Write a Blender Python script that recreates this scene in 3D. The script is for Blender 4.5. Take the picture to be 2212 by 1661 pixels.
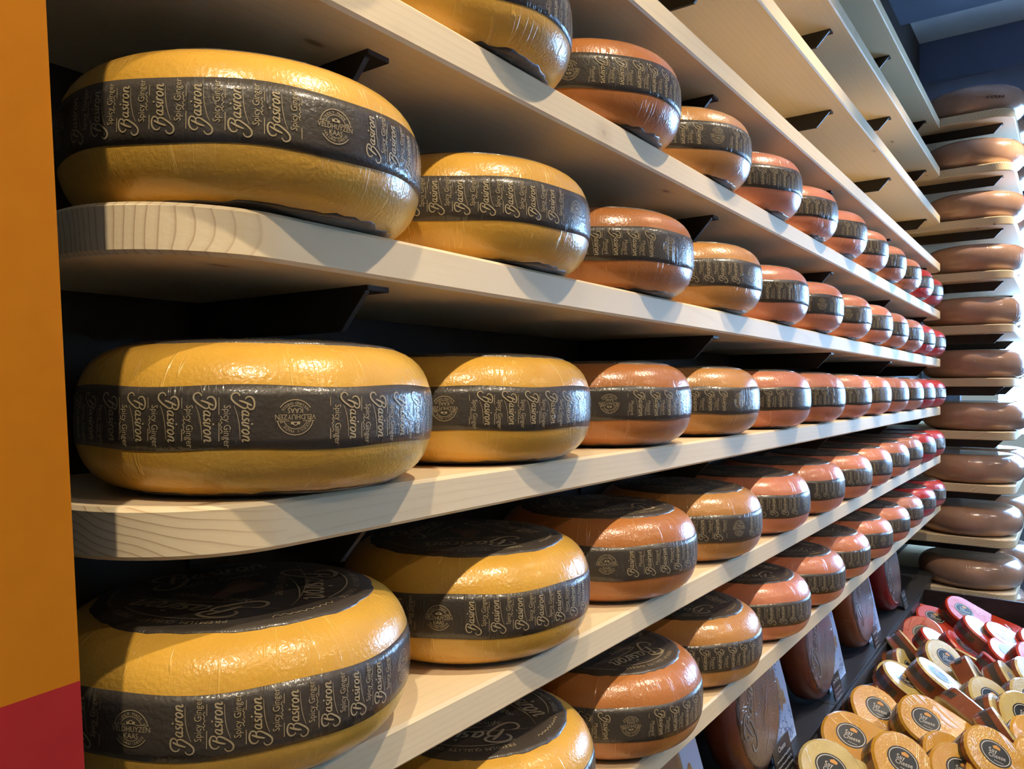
import bpy, bmesh, math, random
from mathutils import Vector, Matrix

for o in list(bpy.data.objects):
    bpy.data.objects.remove(o, do_unlink=True)
random.seed(7)
S = bpy.context.scene
COL = S.collection
U = 0.55            # camera to shelf-front distance in metres; layout below is in these units
EYE = 1.50          # eye height in metres


def P(x, y, z):
    return Vector((x * U, y * U, z * U + EYE))


# ------------------------------------------------------------------ camera
FPX = 1675.0
YAW = math.atan(1212 / FPX)
PITCH = math.atan(7.5 / FPX)
cam_d = bpy.data.cameras.new('camera')
cam_d.sensor_width = 36.0
cam_d.lens = FPX / 2212 * 36.0
cam_d.clip_start = 0.02
cam = bpy.data.objects.new('camera', cam_d)
COL.objects.link(cam)
cam.location = P(1, 0, 0)
cam.rotation_euler = (math.pi / 2 + PITCH, 0, YAW)
S.camera = cam

# ------------------------------------------------------------------ world, exposure, daylight
S.view_settings.view_transform = 'Standard'
S.view_settings.look = 'None'
S.view_settings.gamma = 1.0
S.view_settings.use_curve_mapping = False
S.view_settings.exposure = 0.40
W = bpy.data.worlds.new('sky')
S.world = W
W.use_nodes = True
wn = W.node_tree
bg = wn.nodes['Background']
sky = wn.nodes.new('ShaderNodeTexSky')
sky.sky_type = 'HOSEK_WILKIE'
sky.turbidity = 4.0
sky.ground_albedo = 0.4
sky.sun_direction = Vector((0.5, -0.5, 0.7)).normalized()
wn.links.new(sky.outputs[0], bg.inputs[0])
bg.inputs[1].default_value = 1.6


def area_light(name, loc, rot, sx, sy, power, col):
    d = bpy.data.lights.new(name, 'AREA')
    d.shape = 'RECTANGLE'
    d.size, d.size_y = sx, sy
    d.energy = power
    d.color = col
    o = bpy.data.objects.new(name, d)
    COL.objects.link(o)
    o.location = loc
    o.rotation_euler = rot
    return o


# daylight coming in through the glazed end wall (sky seen through the shop window)
WIN_Y = 11.6
area_light('window_daylight', P(2.6, WIN_Y + 0.5, 0.85), (-math.pi / 2, 0, 0), 4.8 * U, 2.9 * U, 260, (0.38, 0.62, 1.0))


# ------------------------------------------------------------------ materials
def lin(c):
    def f(v):
        v /= 255.0
        return v / 12.92 if v <= 0.04045 else ((v + 0.055) / 1.055) ** 2.4
    return (f(c[0]), f(c[1]), f(c[2]), 1.0)


def base_mat(name, col, rough=0.5, coat=0.0, spec=0.5, metal=0.0):
    m = bpy.data.materials.new(name)
    m.use_nodes = True
    b = m.node_tree.nodes['Principled BSDF']
    b.inputs['Base Color'].default_value = lin(col)
    b.inputs['Roughness'].default_value = rough
    b.inputs['Metallic'].default_value = metal
    b.inputs['Specular IOR Level'].default_value = spec
    b.inputs['Coat Weight'].default_value = coat
    b.inputs['Coat Roughness'].default_value = 0.11
    return m


def nd(m, t, **kw):
    n = m.node_tree.nodes.new(t)
    for k, v in kw.items():
        setattr(n, k, v)
    return n


def lk(m, a, b):
    m.node_tree.links.new(a, b)


def mth(m, op, a, b=None, c=None):
    n = nd(m, 'ShaderNodeMath', operation=op)
    for i, v in enumerate((a, b, c)):
        if v is None:
            continue
        if hasattr(v, 'is_linked') or hasattr(v, 'links'):
            lk(m, v, n.inputs[i])
        else:
            n.inputs[i].default_value = v
    return n.outputs[0]


def ramp(m, fac, stops):
    r = nd(m, 'ShaderNodeValToRGB')
    el = r.color_ramp.elements
    el[0].position, el[0].color = stops[0]
    el[1].position, el[1].color = stops[-1]
    for p, c in stops[1:-1]:
        e = el.new(p)
        e.color = c
    lk(m, fac, r.inputs[0])
    return r.outputs[0]


def mixc(m, fac, a, b, blend='MIX'):
    n = nd(m, 'ShaderNodeMix', data_type='RGBA', blend_type=blend)
    for i, v in ((0, fac), (6, a), (7, b)):
        if hasattr(v, 'links'):
            lk(m, v, n.inputs[i])
        else:
            n.inputs[i].default_value = v
    return n.outputs[2]


def film_mat(name, col, rough=0.32, coat=0.55, dark=0.82, crease=0.6, bump=0.34, wr_u=14.0):
    """coloured wax / label under clinging clear film: fine crinkle and radial creases (uv: u = angle, v = profile)"""
    m = base_mat(name, col, rough, coat)
    b = m.node_tree.nodes['Principled BSDF']
    tc = nd(m, 'ShaderNodeTexCoord')
    oi = nd(m, 'ShaderNodeObjectInfo')
    add = nd(m, 'ShaderNodeVectorMath', operation='ADD')
    mul = nd(m, 'ShaderNodeVectorMath', operation='SCALE')
    lk(m, oi.outputs['Random'], mul.inputs['Scale'])
    mul.inputs[0].default_value = (17, 11, 5)
    lk(m, tc.outputs['Object'], add.inputs[0])
    lk(m, mul.outputs[0], add.inputs[1])
    n1 = nd(m, 'ShaderNodeTexNoise')
    n1.inputs['Scale'].default_value = 9
    n1.inputs['Detail'].default_value = 4
    lk(m, add.outputs[0], n1.inputs['Vector'])
    c0 = lin(col)
    cd = (c0[0] * dark, c0[1] * dark * 0.97, c0[2] * dark * 0.9, 1)
    colr = ramp(m, n1.outputs['Fac'], [(0.35, cd), (0.62, c0)])
    # creases
    uvs = nd(m, 'ShaderNodeVectorMath', operation='MULTIPLY')
    lk(m, tc.outputs['UV'], uvs.inputs[0])
    uvs.inputs[1].default_value = (wr_u, 1.1, 1)
    uva = nd(m, 'ShaderNodeVectorMath', operation='ADD')
    lk(m, uvs.outputs[0], uva.inputs[0])
    lk(m, mul.outputs[0], uva.inputs[1])
    n2 = nd(m, 'ShaderNodeTexNoise')
    n2.inputs['Scale'].default_value = 1.0
    n2.inputs['Detail'].default_value = 1.5
    n2.inputs['Distortion'].default_value = 0.25
    lk(m, uva.outputs[0], n2.inputs['Vector'])
    d = mth(m, 'ABSOLUTE', mth(m, 'SUBTRACT', n2.outputs['Fac'], 0.5))
    line = mth(m, 'SUBTRACT', 1.0, mth(m, 'MINIMUM', mth(m, 'MULTIPLY', d, 62.0), 1.0))
    n3 = nd(m, 'ShaderNodeTexNoise')
    n3.inputs['Scale'].default_value = 16
    lk(m, add.outputs[0], n3.inputs['Vector'])
    msk = mth(m, 'MULTIPLY', mth(m, 'GREATER_THAN', n3.outputs['Fac'], 0.50), line)
    pale = (min(1, c0[0] * 1.25 + .06), min(1, c0[1] * 1.25 + .06), min(1, c0[2] * 1.25 + .05), 1)
    lk(m, mixc(m, mth(m, 'MULTIPLY', msk, crease), colr, pale), b.inputs['Base Color'])
    # fine crinkle
    n4 = nd(m, 'ShaderNodeTexNoise')
    n4.inputs['Scale'].default_value = 260
    n4.inputs['Detail'].default_value = 2
    lk(m, add.outputs[0], n4.inputs['Vector'])
    n5 = nd(m, 'ShaderNodeTexNoise')
    n5.inputs['Scale'].default_value = 28
    n5.inputs['Detail'].default_value = 2
    lk(m, add.outputs[0], n5.inputs['Vector'])
    hgt = mth(m, 'ADD', mth(m, 'MULTIPLY', n4.outputs['Fac'], 0.42),
              mth(m, 'ADD', mth(m, 'MULTIPLY', msk, 0.8), mth(m, 'MULTIPLY', n5.outputs['Fac'], 0.5)))
    bp = nd(m, 'ShaderNodeBump')
    bp.inputs['Strength'].default_value = bump
    bp.inputs['Distance'].default_value = 0.004
    lk(m, hgt, bp.inputs['Height'])
    lk(m, bp.outputs[0], b.inputs['Normal'])
    lk(m, bp.outputs[0], b.inputs['Coat Normal'])
    return m


def wood_mat(name, light, dark, seed, ring=105.0, cx=-0.1, cz=-0.35, bump=0.12):
    """solid sawn spruce: growth rings round an axis along Y, so long faces show grain and ends show rings"""
    m = base_mat(name, light, 0.55, 0.0, 0.35)
    b = m.node_tree.nodes['Principled BSDF']
    tc = nd(m, 'ShaderNodeTexCoord')
    mp = nd(m, 'ShaderNodeMapping')
    lk(m, tc.outputs['Object'], mp.inputs['Vector'])
    mp.inputs['Scale'].default_value = (1, 0.045, 1)
    nz = nd(m, 'ShaderNodeTexNoise')
    nz.inputs['Scale'].default_value = 7.0
    nz.inputs['Detail'].default_value = 2
    mo = nd(m, 'ShaderNodeVectorMath', operation='ADD')
    lk(m, mp.outputs[0], mo.inputs[0])
    mo.inputs[1].default_value = (seed * 1.7, seed * 0.9, seed * 2.3)
    lk(m, mo.outputs[0], nz.inputs['Vector'])
    sx = nd(m, 'ShaderNodeSeparateXYZ')
    lk(m, tc.outputs['Object'], sx.inputs[0])
    # boards glued from staves: the ring centre jumps from stave to stave
    stv = mth(m, 'FLOOR', mth(m, 'MULTIPLY', sx.outputs['X'], 1 / 0.118))
    off = mth(m, 'MULTIPLY', mth(m, 'SINE', mth(m, 'MULTIPLY', stv, 12.9898 + seed)), 0.16)
    dx = mth(m, 'ADD', mth(m, 'SUBTRACT', sx.outputs['X'], cx), off)
    dz = mth(m, 'SUBTRACT', sx.outputs['Z'], cz)
    r = mth(m, 'SQRT', mth(m, 'ADD', mth(m, 'MULTIPLY', dx, dx), mth(m, 'MULTIPLY', dz, dz)))
    rr = mth(m, 'ADD', mth(m, 'MULTIPLY', r, ring), mth(m, 'MULTIPLY', nz.outputs['Fac'], 9.0))
    fr = mth(m, 'FRACT', rr)
    c0, c1 = lin(light), lin(dark)
    lt = tuple(c0[i] * 0.75 + c1[i] * 0.25 for i in range(3)) + (1,)
    col = ramp(m, fr, [(0.0, c0), (0.55, c0), (0.82, lt), (0.93, c1), (1.0, c0)])
    # cut across the grain the rings read strongly, along the grain only faintly
    ge = nd(m, 'ShaderNodeNewGeometry')
    sg = nd(m, 'ShaderNodeSeparateXYZ')
    lk(m, ge.outputs['Normal'], sg.inputs[0])
    ef = mth(m, 'MINIMUM', mth(m, 'ADD', mth(m, 'MULTIPLY', mth(m, 'ABSOLUTE', sg.outputs['Y']), 1.1), 0.13), 1.0)
    col = mixc(m, ef, c0, col)
    # broad tone
    n2 = nd(m, 'ShaderNodeTexNoise')
    n2.inputs['Scale'].default_value = 3.0
    lk(m, mo.outputs[0], n2.inputs['Vector'])
    col = mixc(m, mth(m, 'MULTIPLY', n2.outputs['Fac'], 0.35), col, lt)
    # knots
    mk = nd(m, 'ShaderNodeMapping')
    lk(m, tc.outputs['Object'], mk.inputs['Vector'])
    mk.inputs['Scale'].default_value = (9.0, 3.6, 5.0)
    mk.inputs['Location'].default_value = (seed * 3.1, seed * 1.3, seed)
    vo = nd(m, 'ShaderNodeTexVoronoi')
    vo.inputs['Scale'].default_value = 1.0
    lk(m, mk.outputs[0], vo.inputs['Vector'])
    kn = ramp(m, vo.outputs['Distance'], [(0.0, (1, 1, 1, 1)), (0.035, (0.8, 0.8, 0.8, 1)), (0.055, (0, 0, 0, 1))])
    ring2 = ramp(m, vo.outputs['Distance'], [(0.05, (0.25, 0.25, 0.25, 1)), (0.12, (0, 0, 0, 1))])
    col = mixc(m, ring2, col, c1)
    col = mixc(m, mth(m, 'MULTIPLY', kn, 0.75), col, lin((120, 84, 52)))
    lk(m, col, b.inputs['Base Color'])
    nf = nd(m, 'ShaderNodeTexNoise')
    nf.inputs['Scale'].default_value = 160
    mf = nd(m, 'ShaderNodeMapping')
    lk(m, tc.outputs['Object'], mf.inputs['Vector'])
    mf.inputs['Scale'].default_value = (1, 0.08, 1)
    lk(m, mf.outputs[0], nf.inputs['Vector'])
    bp = nd(m, 'ShaderNodeBump')
    bp.inputs['Strength'].default_value = bump
    bp.inputs['Distance'].default_value = 0.002
    lk(m, mth(m, 'ADD', nf.outputs['Fac'], fr), bp.inputs['Height'])
    lk(m, bp.outputs[0], b.inputs['Normal'])
    return m


def speck_mat(name, c1, c2, scale, rough=0.6, bump=0.1):
    m = base_mat(name, c1, rough)
    b = m.node_tree.nodes['Principled BSDF']
    tc = nd(m, 'ShaderNodeTexCoord')
    n = nd(m, 'ShaderNodeTexNoise')
    n.inputs['Scale'].default_value = scale
    n.inputs['Detail'].default_value = 5
    lk(m, tc.outputs['Object'], n.inputs['Vector'])
    lk(m, ramp(m, n.outputs['Fac'], [(0.3, lin(c1)), (0.7, lin(c2))]), b.inputs['Base Color'])
    bp = nd(m, 'ShaderNodeBump')
    bp.inputs['Strength'].default_value = bump
    bp.inputs['Distance'].default_value = 0.003
    lk(m, n.outputs['Fac'], bp.inputs['Height'])
    lk(m, bp.outputs[0], b.inputs['Normal'])
    return m


M = {}
M['wax_yellow'] = film_mat('yellow_wax', (231, 178, 72))
M['wax_tan'] = film_mat('brown_orange_wax', (196, 126, 66))
M['wax_ochre'] = film_mat('ochre_wax', (208, 150, 84))
M['wax_coral'] = film_mat('coral_wax', (232, 148, 112))
M['wax_peach'] = film_mat('peach_wax', (224, 148, 118))
M['wax_red'] = film_mat('red_wax', (205, 52, 50))
M['wax_brown'] = film_mat('plain_brown_rind', (192, 152, 128), rough=0.22, coat=0.9, crease=0.12, bump=0.16)
M['wax_rust'] = film_mat('rust_brown_rind', (132, 70, 50), rough=0.3, coat=0.7, crease=0.2)
M['band'] = film_mat('black_paper_label', (74, 68, 62), rough=0.4, coat=0.5, crease=0.25, dark=0.7, wr_u=20)
M['gold'] = base_mat('gold_print', (176, 160, 126), 0.45, 0.4)
M['grey_print'] = base_mat('pale_grey_print', (128, 120, 108), 0.5, 0.3)
M['picture'] = speck_mat('printed_picture', (122, 92, 66), (92, 62, 42), 60, 0.45, 0.0)
WOODS = [wood_mat('spruce_board_%s' % 'abcdefghi'[i], (240, 220, 182), (178, 138, 96), i + 1.0,
                  ring=(105, 105, 105, 105, 105, 165, 150, 105, 105)[i], cx=(-0.55, -0.3, 0.2, -0.4, 0.3, -0.62, -0.32, 0.1, -0.2)[i],
                  cz=(-0.3, 0.35, -0.4, 0.3, -0.3, 0.02, -0.26, 0.4, -0.35)[i]) for i in range(9)]
M['steel'] = speck_mat('black_powder_coat', (34, 32, 31), (44, 41, 39), 300, 0.5, 0.05)
M['wall_dark'] = speck_mat('dark_brown_panel', (58, 51, 46), (70, 62, 56), 6, 0.7, 0.05)
M['orange'] = speck_mat('orange_print', (184, 112, 10), (179, 108, 9), 40, 0.85, 0.02)
M['red_print'] = speck_mat('crimson_print', (160, 38, 38), (155, 36, 36), 40, 0.85, 0.02)
for k_ in ('orange', 'red_print'):
    M[k_].node_tree.nodes['Principled BSDF'].inputs['Specular IOR Level'].default_value = 0.15
M['edge_white'] = base_mat('white_sheet_edge', (225, 222, 215), 0.4)
M['floor'] = speck_mat('grey_floor', (120, 112, 102), (138, 130, 120), 5, 0.4, 0.03)
M['ceiling'] = speck_mat('grey_ceiling', (200, 202, 206), (208, 210, 214), 4, 0.8, 0.02)
M['blue_wall'] = speck_mat('slate_blue_paint', (104, 118, 152), (110, 124, 160), 5, 0.7, 0.02)
M['slate'] = speck_mat('pale_slate_paint', (138, 148, 176), (144, 154, 182), 5, 0.7, 0.02)
M['beam'] = speck_mat('dark_slate_beam', (66, 72, 88), (72, 78, 94), 5, 0.7, 0.02)
M['cream_wall'] = speck_mat('cream_plaster', (206, 196, 178), (214, 204, 188), 5, 0.8, 0.03)
M['black_board'] = speck_mat('charcoal_board', (44, 46, 50), (52, 54, 58), 80, 0.42, 0.03)
M['frame'] = base_mat('window_frame_grey', (96, 112, 132), 0.4)


# ------------------------------------------------------------------ mesh helpers
def mesh_obj(name, verts, faces, mat, parent=None, smooth=False, uv=None, mats=None, fmat=None):
    me = bpy.data.meshes.new(name)
    me.from_pydata([tuple(v) for v in verts], [], faces)
    if mats:
        for mm in mats:
            me.materials.append(mm)
        if fmat:
            me.polygons.foreach_set('material_index', fmat)
    else:
        me.materials.append(mat)
    if uv:
        l = me.uv_layers.new(name='uv')
        vi = [0] * len(me.loops)
        me.loops.foreach_get('vertex_index', vi)
        flat = []
        for i in vi:
            flat += [uv[i][0], uv[i][1]]
        l.data.foreach_set('uv', flat)
    if smooth:
        me.polygons.foreach_set('use_smooth', [True] * len(me.polygons))
    me.update()
    o = bpy.data.objects.new(name, me)
    COL.objects.link(o)
    if parent:
        o.parent = parent
    return o


def empty(name, loc, label=None, cat=None, group=None, kind=None):
    o = bpy.data.objects.new(name, None)
    o.empty_display_size = 0.05
    COL.objects.link(o)
    o.location = loc
    tag(o, label, cat, group, kind)
    return o


def tag(o, label=None, cat=None, group=None, kind=None):
    if label:
        o['label'] = label
    if cat:
        o['category'] = cat
    if group:
        o['group'] = group
    if kind:
        o['kind'] = kind
    return o


def inst(o, parent, name=None):
    c = o.copy()
    if name:
        c.name = name
    COL.objects.link(c)
    c.parent = parent
    return c


def box_vf(a, b):
    x0, y0, z0 = a
    x1, y1, z1 = b
    v = [(x0, y0, z0), (x1, y0, z0), (x1, y1, z0), (x0, y1, z0), (x0, y0, z1), (x1, y0, z1), (x1, y1, z1), (x0, y1, z1)]
    f = [(3, 2, 1, 0), (4, 5, 6, 7), (0, 1, 5, 4), (1, 2, 6, 5), (2, 3, 7, 6), (3, 0, 4, 7)]
    return v, f


def box(name, a, b, mat, parent=None):
    v, f = box_vf(a, b)
    return mesh_obj(name, v, f, mat, parent)


def join_vf(parts):
    V, F = [], []
    for v, f in parts:
        n = len(V)
        V += list(v)
        F += [tuple(i + n for i in q) for q in f]
    return V, F


def offset_poly(poly, e):
    n = len(poly)
    out = []
    for i in range(n):
        a, b, c = Vector(poly[i - 1]), Vector(poly[i]), Vector(poly[(i + 1) % n])
        d1 = (b - a).normalized()
        d2 = (c - b).normalized()
        n1 = Vector((-d1.y, d1.x))
        n2 = Vector((-d2.y, d2.x))
        m = n1 + n2
        if m.length < 1e-6:
            m = n1
        m = m.normalized()
        k = max(0.35, m.dot(n1))
        out.append(tuple(b + m * (e / k)))
    return out


def slab_vf(poly, z0, z1, e):
    """extruded ccw plan polygon with eased edges"""
    ins = offset_poly(poly, e)
    n = len(poly)
    loops = [(ins, z0), (poly, z0 + e), (poly, z1 - e), (ins, z1)]
    V = [(p[0], p[1], z) for pl, z in loops for p in pl]
    F = []
    for l in range(3):
        for i in range(n):
            j = (i + 1) % n
            F.append((l * n + i, l * n + j, (l + 1) * n + j, (l + 1) * n + i))
    F.append(tuple(range(n - 1, -1, -1)))
    F.append(tuple(3 * n + i for i in range(n)))
    return V, F


# ------------------------------------------------------------------ 2-D print elements (verts2d, faces)
def catmull(pts, sub=5):
    if len(pts) < 3:
        return [tuple(p) for p in pts]
    P_ = [pts[0]] + list(pts) + [pts[-1]]
    out = []
    for i in range(1, len(P_) - 2):
        p0, p1, p2, p3 = P_[i - 1], P_[i], P_[i + 1], P_[i + 2]
        for s in range(sub):
            t = s / sub
            out.append(tuple(0.5 * (2 * p1[k] + (p2[k] - p0[k]) * t + (2 * p0[k] - 5 * p1[k] + 4 * p2[k] - p3[k]) * t * t
                                    + (3 * p1[k] - p0[k] - 3 * p2[k] + p3[k]) * t ** 3) for k in (0, 1)))
    out.append(tuple(pts[-1]))
    return out


def ribbon(pts, w, taper=True, sub=4, closed=False):
    c = catmull(pts, sub)
    n = len(c)
    V, F = [], []
    for i, p in enumerate(c):
        a = c[max(0, i - 1)]
        b = c[min(n - 1, i + 1)]
        if closed and i in (0, n - 1):
            a, b = c[n - 2], c[1]
        dx, dy = b[0] - a[0], b[1] - a[1]
        L = math.hypot(dx, dy) or 1e-9
        nx, ny = -dy / L, dx / L
        ww = w / 2
        if taper:
            ww *= 0.55 + 0.45 * math.sin(math.pi * (i + 0.6) / (n + 0.2))
        V += [(p[0] + nx * ww, p[1] + ny * ww), (p[0] - nx * ww, p[1] - ny * ww)]
    for i in range(n - 1):
        F.append((2 * i + 1, 2 * i + 3, 2 * i + 2, 2 * i))
    return V, F


def ring2d(cx, cy, rx, ry, w, n=28):
    pts = [(cx + rx * math.cos(2 * math.pi * i / n), cy + ry * math.sin(2 * math.pi * i / n)) for i in range(n + 1)]
    V, F = [], []
    for i in range(n):
        a = 2 * math.pi * i / n
        for s in (1, -1):
            V.append((cx + (rx + s * w / 2) * math.cos(a), cy + (ry + s * w / 2) * math.sin(a)))
    for i in range(n):
        j = (i + 1) % n
        F.append((2 * i + 1, 2 * i, 2 * j, 2 * j + 1))
    return V, F


def disc2d(cx, cy, rx, ry, n=24):
    V = [(cx + rx * math.cos(2 * math.pi * i / n), cy + ry * math.sin(2 * math.pi * i / n)) for i in range(n)]
    return V, [tuple(range(n))]


def rect2d(x0, y0, x1, y1):
    return [(x0, y0), (x1, y0), (x1, y1), (x0, y1)], [(0, 1, 2, 3)]


_txt = {}


def text2d(s, size):
    key = s
    if key not in _txt:
        cu = bpy.data.curves.new('t', 'FONT')
        cu.body = s
        cu.size = 1.0
        cu.resolution_u = 2
        cu.align_x = 'CENTER'
        o = bpy.data.objects.new('t', cu)
        COL.objects.link(o)
        bpy.context.view_layer.update()
        dg = bpy.context.evaluated_depsgraph_get()
        me = o.evaluated_get(dg).to_mesh()
        V = [(v.co.x, v.co.y) for v in me.vertices]
        F = [tuple(p.vertices) for p in me.polygons]
        o.evaluated_get(dg).to_mesh_clear()
        bpy.data.objects.remove(o)
        bpy.data.curves.remove(cu)
        _txt[key] = (V, F)
    V, F = _txt[key]
    return [(x * size, y * size) for x, y in V], F


def xf(el, sx=1, sy=1, rot=0, tx=0, ty=0, shear=0):
    c, s = math.cos(rot), math.sin(rot)
    out = []
    for x, y in el[0]:
        x, y = x * sx + shear * y, y * sy
        out.append((x * c - y * s + tx, x * s + y * c + ty))
    return out, el[1]


def script_word():
    """hand-lettered brush word 'Basiron', ~570 long, baseline y=0"""
    sl = 0.22
    R = []

    def st(pts, w, slant=True, taper=True, sub=4):
        R.append(ribbon([((x + sl * y) if slant else x, y) for x, y in pts], w, taper, sub))
    st([(48, -22), (20, -40), (12, -72), (34, -106), (78, -108), (120, -72), (152, -28), (176, 10), (180, 42), (158, 58), (128, 50)], 19, False)
    st([(96, -30), (112, 20), (132, 66), (152, 104)], 22, False)
    st([(82, 34), (58, 54), (58, 92), (94, 122), (150, 128), (190, 110), (188, 76), (158, 54)], 19, False)
    st([(248, 62), (224, 70), (204, 44), (206, 14), (224, 2), (242, 20), (250, 66)], 17)
    st([(250, 70), (244, 22), (254, 2), (270, 12)], 19)
    st([(312, 70), (286, 66), (284, 46), (304, 30), (300, 6), (270, 6)], 18)
    st([(334, 72), (328, 24), (336, 2), (350, 10)], 20)
    R.append(disc2d(352, 104, 11, 11, 8))
    st([(364, 74), (362, 40), (360, 2)], 20)
    st([(362, 42), (374, 70), (398, 66)], 17)
    st([(438, 72), (412, 60), (406, 26), (424, 2), (446, 16), (452, 50), (436, 72), (420, 70)], 18)
    st([(482, 74), (480, 40), (476, 2)], 20)
    st([(480, 38), (500, 72), (520, 62), (518, 22), (528, 2), (546, 14)], 18)
    st([(150, -84), (230, -54), (330, -32), (430, -22), (520, -20)], 7, False)
    return join_vf(R)


WORD = script_word()


def arc_text(s, size, rad, centre_ang, cw=True):
    """text set round a circle; cw reads clockwise with letters' heads outwards"""
    parts = []
    adv = size * 0.62
    L = adv * len(s)
    for i, ch in enumerate(s):
        if ch == ' ':
            continue
        off = (i + 0.5) * adv - L / 2
        if cw:
            a = centre_ang - off / rad
            parts.append(xf(text2d(ch, size), rot=a - math.pi / 2, tx=rad * math.cos(a), ty=rad * math.sin(a)))
        else:
            a = centre_ang + off / rad
            parts.append(xf(text2d(ch, size), rot=a + math.pi / 2, tx=rad * math.cos(a), ty=rad * math.sin(a)))
    return join_vf(parts)


def logo2d(R):
    p = []
    for rr_, ww_, a0, a1 in ((1.0, .05, .22, 2.92), (1.0, .05, 3.72, 5.70), (.66, .035, .30, 2.84), (.66, .035, 4.1, 5.32)):
        p.append(ribbon([(R * rr_ * math.cos(a0 + (a1 - a0) * i / 12), R * rr_ * math.sin(a0 + (a1 - a0) * i / 12)) for i in range(13)], R * ww_, False, 1))
    p.append(arc_text('PROUDLY MADE BY', R * 0.24, R * 0.72, math.pi / 2, True))
    p.append(arc_text('HOLLAND CHEESE', R * 0.22, R * 0.88, -math.pi / 2, False))
    p.append(xf(text2d('VELDHUYZEN', R * 0.36), 1.0, 1.15, ty=-R * 0.16))
    p.append(xf(text2d('KAAS', R * 0.36), 1.0, 1.15, ty=-R * 0.52))
    p.append(rect2d(-R * 1.06, R * 0.18, R * 1.06, R * 0.215))
    p.append(ring2d(0, R * 0.36, R * 0.12, R * 0.09, R * 0.05, 10))
    p.append(rect2d(-R * 0.25, R * 0.24, -R * 0.1, R * 0.4))
    p.append(rect2d(R * 0.1, R * 0.24, R * 0.25, R * 0.4))
    return join_vf(p)


def squiggle(L, h, w, seed):
    rnd = random.Random(seed)
    n = max(4, int(L / (h * 0.75)))
    pts = [(-L / 2 + L * i / n, (h / 2 if i % 2 else -h / 2) * rnd.uniform(0.3, 1)) for i in range(n + 1)]
    return ribbon(pts, w, False, 2)


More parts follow.
